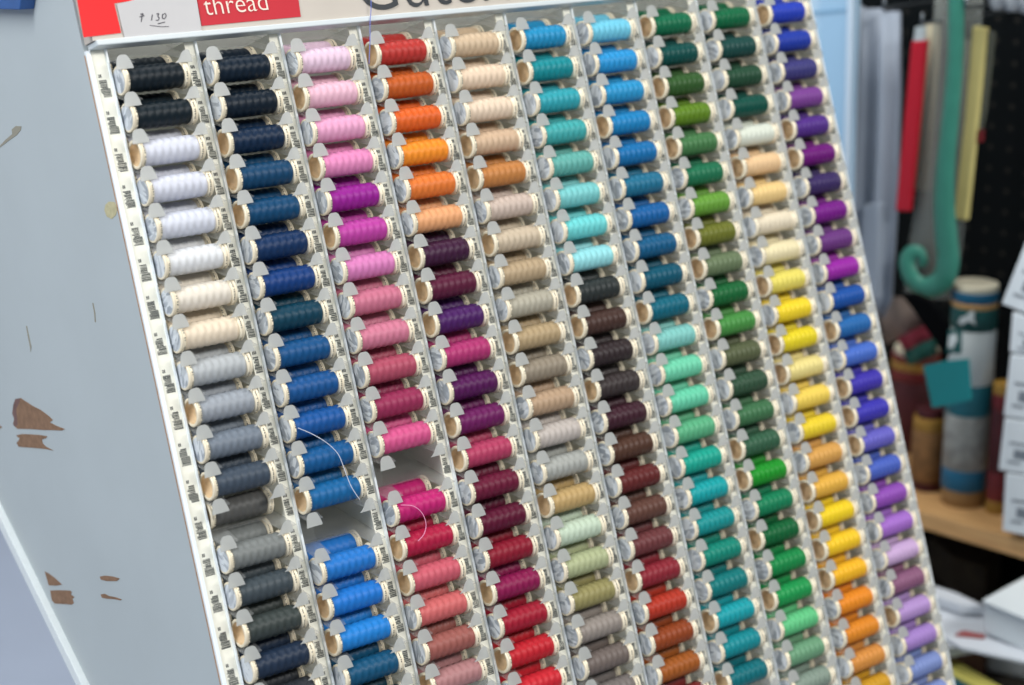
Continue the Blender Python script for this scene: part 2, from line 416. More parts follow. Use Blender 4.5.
COLOURS = [
 [(18,30,38),(18,32,40),(222,224,236),(220,222,234),(222,225,236),(234,235,236),(240,230,214),(242,224,198),(184,188,190),(160,166,174),(120,130,142),(68,80,94),(92,92,90),(126,130,128),(68,78,84),(62,70,68),(34,50,72),(48,52,58)],
 [(14,32,48),(14,30,44),(14,40,68),(12,58,104),(8,62,112),(14,40,92),(10,50,124),(8,54,84),(8,72,136),(14,74,146),(10,76,158),(6,80,148),(8,92,160),None,(20,110,204),(10,110,210),(12,122,216),(10,74,120),(10,56,84)],
 [(238,206,226),(244,192,210),(238,166,202),(234,140,190),(156,24,150),(194,62,164),(222,128,188),(208,116,142),(214,124,150),(186,76,100),(156,44,86),(226,84,140),None,(204,20,112),(188,14,64),(216,92,108),(220,104,104),(168,94,86),(184,130,130)],
 [(196,50,44),(208,92,24),(240,98,18),(252,146,18),(234,122,42),(240,170,116),(66,28,60),(94,28,58),(76,28,98),(180,48,112),(86,20,84),(110,24,92),(188,58,96),(108,22,54),(94,16,48),(148,18,44),(142,16,78),(172,18,46),(204,20,38),(216,24,42)],
 [(214,188,156),(240,214,186),(238,214,188),(214,182,150),(200,130,66),(208,188,174),(208,190,164),(188,164,130),(180,174,156),(182,158,120),(150,138,120),(186,156,126),(198,188,180),(170,172,166),(194,162,106),(200,218,194),(178,186,142),(154,146,94),(152,142,134),(118,106,100),(126,118,114)],
 [(24,136,196),(10,132,150),(44,156,178),(64,172,172),(100,178,168),(124,204,206),(110,208,214),(152,216,230),(48,54,54),(74,52,46),(54,44,46),(62,54,54),(66,34,46),(84,56,44),(100,38,38),(100,66,56),(112,58,60),(148,36,50),(190,50,28),(156,68,28),(172,90,30),(132,42,42)],
 [(112,194,230),(30,142,216),(30,140,204),(10,122,192),(4,104,176),(26,104,146),(8,88,164),(10,82,134),(8,78,110),(8,94,124),(130,202,194),(112,212,172),(104,210,170),(90,178,130),(16,168,146),(6,156,168),(16,148,150),(8,138,118),(10,116,124),(12,154,172),(8,134,152),(6,104,122)],
 [(12,110,74),(8,78,74),(52,92,44),(96,134,30),(70,124,74),(28,116,80),(104,160,56),(112,118,42),(108,126,92),(22,104,54),(72,146,68),(92,100,70),(52,84,62),(66,118,78),(54,98,72),(24,152,40),(14,132,88),(8,102,54),(16,140,72),(24,156,80),(100,204,136),(112,164,126),(140,158,144)],
 [(10,106,66),(26,74,70),(38,78,56),(8,80,68),(228,234,218),(244,204,154),(246,210,140),(240,226,198),(244,230,184),(240,224,102),(252,220,30),(240,218,24),(242,224,142),(248,214,88),(244,214,40),(224,166,82),(238,182,66),(252,216,8),(254,206,16),(252,188,12),(242,142,10),(232,140,24),(224,148,64),(214,158,24)],
 [(34,54,186),(30,50,168),(64,62,124),(128,68,152),(86,48,140),(112,20,122),(62,46,100),(124,26,140),(112,58,132),(158,36,168),(22,76,170),(34,98,176),(72,104,206),(66,44,178),(62,46,182),(106,92,200),(74,92,196),(150,80,186),(170,112,208),(212,178,222),(146,96,128),(188,152,214),(172,136,208),(130,140,206),(138,146,212)],
]
OPEN = ['00100000010110010', '0011100000001x0110', '010101000000x01100 1'.replace(' ', ''), '10000011100110001010',
        '00011010011000100000', '110000001101000001000', '0001000001000000000101', '10111001101000110101000',
        '000001000101100011110000', '100011000001011100000100']
def tune(c):
    if c is None: return None
    r, g, b = c
    if b - r > 60 and g < b: g = min(b, g + 9)
    elif r - max(g, b) > 70 and g < 110: r = int(r * .97)
    return (r, g, b)
COLOURS = [[tune(c) for c in k] for k in COLOURS]
NAMES = [('black', (26,28,30)), ('blue black', (18,32,42)), ('midnight navy', (14,38,64)), ('dark navy', (10,56,98)), ('navy blue', (14,44,100)),
 ('cobalt blue', (10,74,150)), ('royal blue', (20,110,208)), ('bright blue', (30,140,212)), ('cerulean', (10,122,190)), ('petrol blue', (8,80,116)), ('steel teal', (26,104,146)),
 ('sky blue', (112,194,230)), ('pale aqua', (146,214,226)), ('aqua', (116,206,210)), ('turquoise', (40,160,176)), ('deep turquoise', (10,136,152)), ('sea green', (10,138,116)),
 ('seafoam', (100,178,168)), ('dark teal', (6,80,76)), ('mint green', (106,210,170)), ('jade', (16,168,146)), ('teal', (10,112,124)), ('soft green', (90,178,130)),
 ('bottle green', (14,108,72)), ('forest green', (24,104,54)), ('kelly green', (24,150,50)), ('emerald', (18,142,76)), ('spruce green', (36,78,58)), ('moss green', (56,94,46)), ('olive green', (108,120,44)), ('leaf green', (98,150,50)), ('fern green', (70,128,74)), ('khaki green', (106,122,90)), ('grey green', (140,158,144)), ('dark olive', (92,100,70)), ('light green', (100,204,136)), ('celadon', (112,164,126)), ('pale sage', (200,218,194)), ('sage', (178,186,142)), ('drab olive', (154,146,94)),
 ('white', (224,226,236)), ('bright white', (234,235,236)), ('ivory', (240,230,210)), ('cream', (244,228,186)), ('pale peach', (242,214,188)), ('peach', (244,204,154)), ('light grey', (184,188,190)), ('silver grey', (164,170,172)), ('slate grey', (120,130,142)), ('mid grey', (126,128,126)), ('charcoal', (64,72,74)), ('dark slate', (68,80,94)), ('taupe grey', (150,140,132)), ('dark taupe', (118,106,100)), ('stone', (180,174,156)), ('pinkish beige', (206,188,176)), ('beige', (210,188,158)), ('tan', (186,160,126)), ('camel', (198,130,66)), ('sand gold', (194,162,106)),
 ('dark brown', (74,52,46)), ('black brown', (56,46,46)), ('brown', (100,66,56)), ('chestnut', (108,48,46)), ('rust', (156,68,28)), ('copper', (172,90,30)), ('brick red', (190,50,32)), ('terracotta', (168,94,86)),
 ('dusty pink', (184,130,130)), ('pale pink', (238,204,224)), ('baby pink', (244,192,210)), ('pink', (236,150,196)), ('orchid pink', (222,128,188)), ('rose', (210,120,146)), ('dark rose', (186,76,100)), ('raspberry', (180,48,110)), ('hot pink', (226,84,140)), ('magenta', (204,20,112)), ('fuchsia', (194,62,164)), ('violet magenta', (156,28,156)), ('crimson', (178,16,54)), ('scarlet', (208,22,40)), ('burgundy', (104,20,52)), ('wine red', (142,18,60)), ('coral', (218,98,106)), ('plum', (96,24,88)), ('aubergine', (66,28,56)), ('dark red', (146,36,48)),
 ('vermilion', (238,98,18)), ('burnt orange', (208,92,24)), ('orange', (244,142,14)), ('amber', (250,186,12)), ('golden yellow', (252,212,10)), ('lemon yellow', (242,220,60)), ('pale yellow', (242,224,120)), ('ochre', (222,160,72)), ('apricot', (240,168,112)), ('mustard', (214,158,24)), ('straw yellow', (246,210,140)),
 ('ultramarine', (32,52,178)), ('indigo', (64,62,124)), ('dark purple', (72,34,100)), ('purple', (112,24,130)), ('mauve purple', (122,62,142)), ('blue violet', (66,46,180)), ('periwinkle', (74,100,202)), ('lavender blue', (134,142,208)), ('mid blue', (26,84,172)), ('violet', (106,92,200)), ('amethyst', (154,84,188)), ('lilac', (176,130,208)), ('pale lilac', (212,178,222)), ('dusky mauve', (146,96,128)), ('royal purple', (86,48,140))]
def lab_of(c):
    r, g, b = [lin(x) for x in c]
    x = (.4124 * r + .3576 * g + .1805 * b) / .9505; y = .2126 * r + .7152 * g + .0722 * b; z = (.0193 * r + .1192 * g + .9505 * b) / 1.089
    f = lambda t: t ** (1 / 3) if t > .008856 else 7.787 * t + 16 / 116
    return (116 * f(y) - 16, 500 * (f(x) - f(y)), 200 * (f(y) - f(z)))
NL = [(n, lab_of(c)) for n, c in NAMES]
def cname(c):
    l = lab_of(c); return min(NL, key=lambda k: sum((a - b) ** 2 for a, b in zip(l, k[1])))[0]
ORD = ['first', 'second', 'third', 'fourth', 'fifth', 'sixth', 'seventh', 'eighth', 'ninth', 'tenth', 'eleventh', 'twelfth', 'thirteenth', 'fourteenth', 'fifteenth', 'sixteenth', 'seventeenth', 'eighteenth', 'nineteenth', 'twentieth', 'twenty-first', 'twenty-second', 'twenty-third', 'twenty-fourth', 'twenty-fifth']

proto = empty('thread_spool'); 
pc = bpy.data.objects.new('core', core_me); COL.objects.link(pc); pc.parent = proto
pw = bpy.data.objects.new('thread_winding', thread_me); COL.objects.link(pw); pw.parent = proto
pl = bpy.data.objects.new('end_sticker', label_me); COL.objects.link(pl); pl.parent = proto
first = [True]
def spool(c, r, s, colr, sticker, label, group, du=0.0):
    if first[0]:
        t, parts = proto, [pc, pw, pl]; first[0] = False
    else:
        t = proto.copy(); COL.objects.link(t); parts = []
        for p in (pc, pw) + ((pl,) if sticker else ()):
            q = p.copy(); COL.objects.link(q); q.parent = t; parts.append(q)
    a = slot(c, r - .03, du - .22 - .006 * c, s, 0)
    t.location = Wd(*a); t.rotation_euler = (rsp.uniform(-3.1, 3.1), 0, 0)
    parts[1].color = rgb(colr)
    tag(t, label, 'thread spool', group)
rsp = random.Random(11)
BACK = -.93
n_front = sum(1 for c in COLOURS for x in c if x)
budget = 300 - n_front
bulk = MB(); bulk_cols = []
backs = []
for c in range(10):
    k = 0; prev = None
    for r, colr in enumerate(COLOURS[c]):
        if colr is None: continue
        nm = cname(colr)
        op = r < len(OPEN[c]) and OPEN[c][r] == '1'
        lb = f'{nm} thread spool, {ORD[k]} down in the {ORD[c]} thread column from the left'
        if prev: lb += f', below {prev}' if len(lb.split()) + 1 + len(prev.split()) <= 16 else ''
        s = -.55 if (c, r) == (0, 12) else rsp.uniform(-.02, .01)
        spool(c, r, s, colr, not op, lb, 'thread spools at the front of the rack', rsp.uniform(-.012, .012))
        if (c, r) != (0, 12): backs.append((c, r, colr, nm, k))
        prev = nm; k += 1
for i, (c, r, colr, nm, k) in enumerate(backs):
    if i < budget:
        spool(c, r, BACK + rsp.uniform(-.05, .03), colr, rsp.random() < .7,
              f'{nm} spool half hidden behind the {ORD[k]} front spool down in the {ORD[c]} column', 'thread spools behind the front row')
    else:
        a = slot(c, r - .03, -.22 - .006 * c, BACK, 0)
        T = Matrix.Translation(L(*a))
        o = len(bulk.v)
        bulk.lathe_x([(x * V, rr * V) for x, rr in prof], 20, [1, 1] + [0] * (len(prof) - 3), T)
        v2, f2 = winding_pts(24, 20)
        bulk.add([T @ p for p in v2], f2, 2, True)
        bulk_cols.append((o, len(bulk.v), colr))
bo = bulk.build('thread_spools', [M['cream'], M['tan'], M['thread_bulk']])
bo.matrix_world = RACK
at = bo.data.color_attributes.new('thread_colour', 'FLOAT_COLOR', 'POINT')
for a, b_, colr in bulk_cols:
    cc = rgb(colr)
    for i in range(a, b_): at.data[i].color = cc
tag(bo, 'second row of spools mostly hidden behind the front spools of the right columns', 'thread spools', kind='stuff')

# loose thread ends
def strand(name, pix, ns, m, r, label):
    P = [Wd(*rackplane(x, y, n=nn)) for (x, y), nn in zip(pix, ns)]
    pts = []
    for i in range(len(P) - 1):
        p0, p1, p2, p3 = P[max(i - 1, 0)], P[i], P[i + 1], P[min(i + 2, len(P) - 1)]
        for k in range(6):
            t = k / 6
            pts.append(.5 * ((2 * p1) + (p2 - p0) * t + (2 * p0 - 5 * p1 + 4 * p2 - p3) * t * t + (3 * p1 - p0 - 3 * p2 + p3) * t ** 3))
    pts.append(P[-1])
    c = pts[0].copy(); b = MB(); b.tube([p - c for p in pts], r, 6); o = b.build(name, m); o.location = c
    return tag(o, label, 'thread')
wt = mat('pale loose thread', (206, 210, 222), .5, .4); bt = mat('blue loose thread', (92, 108, 190), .5, .4); pk = mat('pink loose thread', (226, 150, 186), .5, .4)
strand('loose_thread', [(298, 428), (312, 434), (327, 443), (338, 454), (344, 468), (351, 486), (360, 500)], [.42, .46, .5, .5, .48, .46, .44], wt, .00028, 'pale loose thread end curving over the blue spools of the second column')
strand('loose_thread', [(401, 505), (413, 506), (422, 513), (426, 524), (424, 534), (418, 541)], [.4, .46, .5, .5, .48, .44], pk, .00028, 'pale pink loop of loose thread over the magenta and crimson spools')
strand('loose_thread', [(371, -12), (371, 10), (370, 24), (370, 40), (369, 64)], [.36, .36, .4, .46, .48], bt, .0003, 'thin blue thread hanging down over the dark header lettering')

# blue packet on the side panel
pb = [rackplane(x, y, u=UL - .45) for x, y in ((-34, -8), (21, -4), (19.2, 9.8), (-34, 8.5))]
pb = [(v, n) for u, v, n in pb]
m = MB(); ctr = L(UL, pb[1][0], pb[1][1])
top = 3.0
e1 = (pb[1][0] - pb[2][0], pb[1][1] - pb[2][1])
pb[0] = (pb[0][0] + e1[0] * top, pb[0][1] + e1[1] * top); pb[1] = (pb[1][0] + e1[0] * top, pb[1][1] + e1[1] * top)
m.prism([L(UL - .45, v, n) - ctr for v, n in pb], L(.45, 0, 0))
bx = m.build('packet', mat('blue card', (52, 92, 152), .5, .4, .1, 90), None, .0008)
bx.location = RACK @ ctr; bx.rotation_euler = (-LEAN, 0, 0)
tag(bx, 'blue packet hanging on the upper back of the grey side panel', 'packet')

# ------------------------------------------------------------------ the shop behind, on the right
ZS = at_depth(965, 528, 2.12).z            # shelf top height
UP = Vector((0, 0, 1))
pA = on_plane(924, 512, Vector((0, 0, ZS)), UP); pB = on_plane(1024, 541, Vector((0, 0, ZS)), UP)
hx = (pB - pA).normalized()                # along the shelf, towards the viewer
wx = Vector((-hx.y, hx.x, 0));
if wx.dot(FWD) < 0: wx = -wx               # into the wall
def W3(a, w, z): return pA + hx * a + wx * w + UP * (z - ZS)
ANG = math.atan2(hx.y, hx.x)
def on_w(px, py, w):
    return on_plane(px, py, pA + wx * w, wx)
def on_z(px, py, z): return on_plane(px, py, Vector((0, 0, z)), UP)
def solid(pix, w, depth, name, m, parent=None, bevel=0, c=None):
    P = [on_w(x, y, w) for x, y in pix]
    if c is None: c = sum(P, Vector()) / len(P)
    b = MB(); b.prism([p - c for p in P], wx * depth)
    o = b.build(name, m, parent, bevel)
    if parent is None: o.location = c
    return o
WALL = .20
def wavy(pix_l, pix_r, w, name, m, nfold, amp, thick, parent=None, seg=24, c=None):
    """a hanging sheet between two pixel edges, folded in and out, with thickness"""
    n = len(pix_l); b = MB(); front = []; 
    rows = []
    for (x0, y0), (x1, y1) in zip(pix_l, pix_r):
        A, B_ = on_w(x0, y0, w), on_w(x1, y1, w)
        rows.append([A.lerp(B_, k / seg) + wx * (amp * math.sin(2 * math.pi * nfold * k / seg + .6 * len(rows)) ) for k in range(seg + 1)])
    if c is None: c = rows[0][0].copy()
    pts = [p - c for rw in rows for p in rw] + [p - c + wx * thick for rw in rows for p in rw]
    N = n * (seg + 1); fs = []
    for i in range(n - 1):
        for k in range(seg):
            q = [i * (seg + 1) + k, i * (seg + 1) + k + 1, (i + 1) * (seg + 1) + k + 1, (i + 1) * (seg + 1) + k]
            fs.append(q); fs.append([N + z for z in q[::-1]])
    def side(idx):
        for a, d in zip(idx, idx[1:]): fs.append([a, d, N + d, N + a])
    side(list(range(seg + 1))); side([(n - 1) * (seg + 1) + k for k in range(seg + 1)])
    side([i * (seg + 1) for i in range(n)]); side([i * (seg + 1) + seg for i in range(n)])
    b.add(pts, fs, 0, True); o = b.build(name, m, parent)
    if parent is None: o.location = c
    return o

# pegboard wall
pm, nt, pbs = new_mat('black pegboard')
tc = nt.nodes.new('ShaderNodeTexCoord'); vm = nt.nodes.new('ShaderNodeVectorMath'); vm.operation = 'MODULO'
mp = nt.nodes.new('ShaderNodeMapping'); mp.inputs['Location'].default_value = (50, 50, 50); mp.inputs['Scale'].default_value = (40, 40, 40)
nt.links.new(tc.outputs['Object'], mp.inputs[0]); fr = nt.nodes.new('ShaderNodeVectorMath'); fr.operation = 'FRACTION'
nt.links.new(mp.outputs[0], fr.inputs[0])
sx = nt.nodes.new('ShaderNodeSeparateXYZ'); nt.links.new(fr.outputs[0], sx.inputs[0])
cx = nt.nodes.new('ShaderNodeCombineXYZ'); nt.links.new(sx.outputs[0], cx.inputs[0]); nt.links.new(sx.outputs[2], cx.inputs[1])
ds = nt.nodes.new('ShaderNodeVectorMath'); ds.operation = 'DISTANCE'; ds.inputs[1].default_value = (.5, .5, 0)
nt.links.new(cx.outputs[0], ds.inputs[0])
rp = nt.nodes.new('ShaderNodeValToRGB'); rp.color_ramp.elements[0].position = .09; rp.color_ramp.elements[0].color = rgb((44, 42, 38))
rp.color_ramp.elements[1].position = .13; rp.color_ramp.elements[1].color = rgb((3, 8, 10))
nt.links.new(ds.outputs['Value'], rp.inputs[0]); nt.links.new(rp.outputs[0], pbs.inputs['Base Color']); pbs.inputs['Roughness'].default_value = .7; pbs.inputs['Specular IOR Level'].default_value = .12
b = MB(); b.box((-3.0, WALL, -1.6), (2.2, WALL + .03, 2.2))
o = b.build('wall_right', pm); o.location = pA; o.rotation_euler = (0, 0, ANG)
if (Matrix.Rotation(ANG, 3, 'Z') @ Vector((0, 1, 0))).dot(wx) < 0:
    o.scale = (1, -1, 1)
o['kind'] = 'structure'

# wooden shelf
wdm, nt, pbs = new_mat('warm shelf wood')
tc = nt.nodes.new('ShaderNodeTexCoord'); mp = nt.nodes.new('ShaderNodeMapping'); mp.inputs['Scale'].default_value = (4, 60, 60)
nz = nt.nodes.new('ShaderNodeTexNoise'); nz.inputs['Scale'].default_value = 2; nz.inputs['Detail'].default_value = 6
rp = nt.nodes.new('ShaderNodeValToRGB'); rp.color_ramp.elements[0].position = .3; rp.color_ramp.elements[0].color = rgb((186, 140, 88)); rp.color_ramp.elements[1].position = .7; rp.color_ramp.elements[1].color = rgb((222, 178, 122))
nt.links.new(tc.outputs['Object'], mp.inputs[0]); nt.links.new(mp.outputs[0], nz.inputs['Vector']); nt.links.new(nz.outputs['Fac'], rp.inputs[0]); nt.links.new(rp.outputs[0], pbs.inputs['Base Color']); pbs.inputs['Roughness'].default_value = .5
sgn = 1 if (Matrix.Rotation(ANG, 3, 'Z') @ Vector((0, 1, 0))).dot(wx) > 0 else -1
def wallbox(name, a0, a1, w0, w1, z0, z1, m, parent=None, bevel=0):
    """box in the wall's frame: a along, w into the wall, z above the shelf top"""
    b = MB(); b.box((a0, min(w0 * sgn, w1 * sgn), z0), (a1, max(w0 * sgn, w1 * sgn), z1))
    o = b.build(name, m, parent, bevel)
    if parent is None: o.location = pA; o.rotation_euler = (0, 0, ANG)
    return o
sh = wallbox('wall_shelf', -.60, .60, 0, WALL, -.021, 0, wdm, None, .001)
tag(sh, 'pale brown wooden shelf holding tubes and white boxes behind the rack', 'shelf')

def cyl(name, base, r, h, bands, tilt=(0, 0), seg=36):
    """upright tube of stacked bands [(z0, z1, material, radius factor)]"""
    root = empty(name, base, (tilt[0], tilt[1], 0))
    for nm, z0, z1, m, k in bands:
        b = MB(); rr = r * k
        T = Matrix.Rotation(-math.pi / 2, 4, 'Y')
        b.lathe_x([(z0 * h, .0002), (z0 * h, rr * .985), (z0 * h + .0006, rr), (z1 * h - .0006, rr), (z1 * h, rr * .985), (z1 * h, .0002)], seg, None, T)
        o = b.build(nm, m, root)
        for p in o.data.polygons: p.use_smooth = abs(p.normal.z) < .5
    return root
mm = lambda n, c, **k: mat(n, c, **k)
teal = mm('teal print', (34, 112, 126), rough=.5, noise=.08); tealdk = mm('dark green print', (24, 84, 82), rough=.5, noise=.2, nscale=60)
creamc = mm('cream card', (226, 218, 192), rough=.6); kraft = mm('kraft card', (150, 116, 72), rough=.7, noise=.1); bluec = mm('blue print', (26, 98, 132), rough=.5)
whitec = mm('white card', (214, 222, 222), rough=.5, noise=.03); orangec = mm('orange print', (198, 154, 96), rough=.5); silver = mm('grey print', (150, 152, 148), rough=.5, noise=.5, nscale=90)
base = on_z(959, 503, ZS); up = on_w(976, 281, (base - pA).dot(wx))
dd = (base - CAM).dot(FWD); rt = 22.5 * dd / F; ht = (up - base).length * .985
tl = up - base
tube = cyl('paper_tube', base + wx * rt * .3, rt, ht, [
    ('kraft_base', 0, .075, kraft, .97), ('lower_print', .075, .17, bluec, 1.0), ('grey_print', .17, .42, silver, 1.0), ('teal_band', .42, .56, teal, 1.0), ('white_panel', .56, .80, whitec, 1.0),
    ('dark_gap', .80, .815, tealdk, .96), ('green_label', .815, .90, tealdk, 1.0), ('orange_band', .90, .925, orangec, 1.0), ('blue_band', .925, .97, bluec, 1.0), ('lid', .97, 1.0, creamc, .97)])
tag(tube, 'tall printed paper tube with cream lid standing on the wooden shelf', 'tube')

bq = Vector(tube.location); wq = (bq - pA).dot(wx) - rt - .0004
m = MB(); m.prism([on_w(x, y, wq) - bq for x, y in ((958, 323), (961, 317), (966, 316), (971, 311), (974, 313), (973, 319), (975, 325), (971, 322), (966, 322), (962, 325))], wx * .002); m.build('white_mark', whitec, tube)
red_d = mm('dark red print', (112, 34, 38), rough=.5, noise=.55, nscale=70); gold = mm('gold print', (168, 128, 54), rough=.5, noise=.2, nscale=50); maroon = mm('maroon print', (78, 28, 34), rough=.6, noise=.4, nscale=60); brown = mm('brown woven print', (132, 96, 58), rough=.7, noise=.5, nscale=60)
b0 = on_z(993, 513, ZS); dd = (b0 - CAM).dot(FWD)
tag(cyl('patterned_tube', b0 + wx * .008, 11.5 * dd / F, 135 * dd / F, [('gold_base', 0, .10, gold, 1), ('red_band', .10, .32, red_d, 1), ('maroon_body', .32, .80, maroon, 1), ('red_top', .80, .92, red_d, 1), ('gold_rim', .92, 1, gold, 1)]),
    'dark red patterned tube on the shelf between the tall tube and white boxes', 'tube')
b0 = on_z(898, 452, ZS); dd = (b0 - CAM).dot(FWD)
tag(cyl('lidded_jar', b0 + wx * .03, 24 * dd / F, 105 * dd / F, [('jar_body', 0, .70, maroon, 1), ('red_band', .70, .80, red_d, 1.01), ('gold_band', .80, .88, gold, 1.01), ('red_rim', .88, .94, red_d, 1), ('lid', .94, 1, creamc, .9)]),
    'dark red and gold jar with pale lid just behind the rack edge', 'jar')
b0 = on_z(921, 490, ZS); dd = (b0 - CAM).dot(FWD)
tag(cyl('fabric_roll', b0 + wx * .012, 17 * dd / F, 84 * dd / F, [('dark_foot', 0, .12, maroon, .9), ('woven_body', .12, .75, brown, 1), ('gold_rim', .75, .9, gold, .96), ('top', .9, 1, maroon, .8)]),
    'brown and gold woven roll on the shelf left of the tall tube', 'roll')
b0 = on_z(888, 415, ZS); dd = (b0 - CAM).dot(FWD)
tag(cyl('gold_jar', b0 + wx * .07, 15 * dd / F, 110 * dd / F, [('body', 0, .9, mm('dull gold card', (128, 104, 58), rough=.6, noise=.3, nscale=50), 1), ('lid', .9, 1, mm('grey lid', (150, 146, 138), rough=.5), .95)]),
    'dull gold jar at the back of the shelf beside the rack edge', 'jar')

# folded cloths behind the tubes
fc = [mm('red cloth', (170, 60, 76), rough=.8, noise=.3), mm('green cloth', (46, 104, 92), rough=.8, noise=.3), mm('dark cloth', (146, 130, 120), rough=.9, noise=.3)]
ft = empty('folded_cloth', on_w(915, 345, .10)); c = Vector(ft.location)
wavy([(897, 338), (903, 352)], [(930, 322), (932, 338)], .10, 'red_layer', fc[0], 1.5, .004, .01, ft, 16, c)
wavy([(903, 352), (908, 366)], [(932, 338), (934, 356)], .10, 'green_layer', fc[1], 1.5, .004, .01, ft, 16, c)
wavy([(876, 300), (884, 345)], [(922, 296), (930, 322)], .11, 'dark_layer', fc[2], 1.5, .004, .012, ft, 16, c)
tag(ft, 'folded red, green and dark cloth piled behind the black strap', 'cloth')

# white boxes stacked at the right end of the shelf
wb = mm('white carton', (216, 224, 228), rough=.5, noise=.03); grm = mm('grey carton print', (120, 128, 136), rough=.6)
WB0 = -.012
def stackbox(pix, label, dz):
    P = [on_w(x, y, WB0) for x, y in pix]; c = P[-1].copy()
    root = empty('white_carton', c)
    b = MB(); b.prism([p - c for p in P], wx * .13); b.build('carton', wb, root, .0015)
    ex = (P[1] - P[0]); ez = (P[3] - P[0]); b = MB()
    for k, (a0, a1, z0, z1) in enumerate(((.12, .5, .42, .46), (.2, .52, .55, .72), (.12, .3, .78, .82))):
        q = [P[0] + ex * x + ez * z - c - wx * .0006 for x, z in ((a0, z0), (a1, z0), (a1, z1), (a0, z1))]
        b.prism(q, wx * .0005)
    b.build('printed_mark', grm, root)
    tag(root, label, 'box', 'white cartons stacked on the shelf')
stackbox([(1005, 473), (1075, 484), (1070, 545), (1002, 531)], 'white carton at the bottom of the stack on the wooden shelf', 0)
stackbox([(1004, 418), (1075, 430), (1072, 482), (998, 470)], 'white carton second from the bottom of the stack on the shelf', 1)
stackbox([(1010, 354), (1078, 366), (1074, 428), (1003, 416)], 'white carton second from the top of the stack on the shelf', 1)
stackbox([(1012, 312), (1080, 338), (1078, 364), (1009, 352)], 'greyish carton squeezed under the topmost tilted carton', 1)
stackbox([(1026, 240), (1095, 262), (1074, 332), (1001, 304)], 'tilted white carton on the top of the stack at the right', 2)

# hanging stock on hooks
hook_m = mat('hook wire', (120, 126, 132), .35, .5, metal=.8)
HW = .02
def hook(px, py, length=.17):
    p = on_w(px, py, HW); c = p.copy(); b = MB()
    b.tube([Vector((0, 0, .012)), Vector((0, 0, .0)), wx * .01, wx * (WALL - HW)], .0016, 8)
    o = b.build('wire_hook', hook_m); o.location = c; return o
tag(hook(884, 8), 'wire hook above the grey plastic sheet', 'hook')
tag(hook(922, 24), 'wire hook at the top of the red strip', 'hook')
tag(hook(966, 8), 'wire hook above the pale yellow strip', 'hook')
# pale blue striped packet
sm, nt, pbs = new_mat('blue striped film')
tc = nt.nodes.new('ShaderNodeTexCoord'); wv_ = nt.nodes.new('ShaderNodeTexWave'); wv_.inputs['Scale'].default_value = 46; wv_.bands_direction = 'DIAGONAL'
mp = nt.nodes.new('ShaderNodeMapping'); mp.inputs['Rotation'].default_value = (0, 0, -ANG); mp.inputs['Scale'].default_value = (1, 0, 0)
rp = nt.nodes.new('ShaderNodeValToRGB'); rp.color_ramp.elements[0].color = rgb((150, 186, 214)); rp.color_ramp.elements[1].color = rgb((196, 216, 230)); rp.color_ramp.elements[0].position = .3
nt.links.new(tc.outputs['Object'], mp.inputs[0]); nt.links.new(mp.outputs[0], wv_.inputs['Vector']); nt.links.new(wv_.outputs['Fac'], rp.inputs[0]); nt.links.new(rp.outputs[0], pbs.inputs['Base Color']); pbs.inputs['Roughness'].default_value = .3
sk = empty('striped_packet', on_w(834, 60, .0)); c = Vector(sk.location)
solid([(806, -30), (853, -30), (849, 90), (846, 220), (800, 220)], .0, .018, 'packet_body', sm, sk, .003, c)
solid([(806, 12), (851, 8), (851, 11), (806, 15)], -.001, .001, 'fold_line', mm('blue seam', (120, 160, 190), rough=.4), sk, 0, c)
solid([(847.5, -30), (853.5, -30), (846.5, 220), (842, 220)], -.002, .004, 'clear_edge', mm('pale film edge', (188, 206, 222), rough=.3), sk, .001, c)
tag(sk, 'pale blue striped packet hanging just right of the rack top', 'packet')
# grey plastic sheet
gs = wavy([(852, 6), (848, 90), (845, 200), (842, 300), (840, 318)], [(895, 12), (896, 90), (894, 200), (890, 300), (884, 318)], .05, 'plastic_sheet', mm('grey white plastic', (150, 160, 174), rough=.45, noise=.05), 2.2, .009, .004)
tag(gs, 'greyish white plastic sheet hanging in soft folds from a hook', 'plastic sheet')
gb = solid([(862, 205), (880, 203), (878, 300), (858, 300)], .035, .012, 'clear_sleeve', frosted('clear sleeve film', (196, 206, 218), .35, .4), None, .003)
tag(gb, 'narrow clear plastic sleeve in front of the grey sheet', 'sleeve')
# red strip, pale yellow strip
rr = empty('red_strip_packet', on_w(910, 120, .04)); c = Vector(rr.location)
solid([(911, 41), (926, 40), (909, 212), (895, 211)], .04, .008, 'red_strip', mm('red ribbon', (178, 20, 40), rough=.35), rr, .002, c)
solid([(915, 27), (925, 26), (924, 42), (913, 42)], .041, .004, 'hanger', mm('clear hanger', (176, 186, 188), rough=.3), rr, .001, c)
tag(rr, 'narrow red packet hanging at a slight tilt by the clear bag', 'packet')
yy = empty('yellow_strip_packet', on_w(970, 120, .05)); c = Vector(yy.location)
solid([(972, 26), (986, 28), (978, 110), (966, 221), (953, 219), (964, 120)], .05, .008, 'yellow_strip', mm('pale yellow ribbon', (204, 192, 124), rough=.5, noise=.06), yy, .002, c)
solid([(986, 30), (994, 33), (985, 110), (979, 140), (978, 110)], .055, .006, 'film_edge', frosted('clear film edge', (120, 124, 112), .5, .3), yy, .001, c)
solid([(978, 130), (982, 130), (981, 142), (977, 143)], .052, .006, 'red_mark', red_d, yy, 0, c)
tag(yy, 'pale yellow narrow packet hanging against the black pegboard', 'packet')
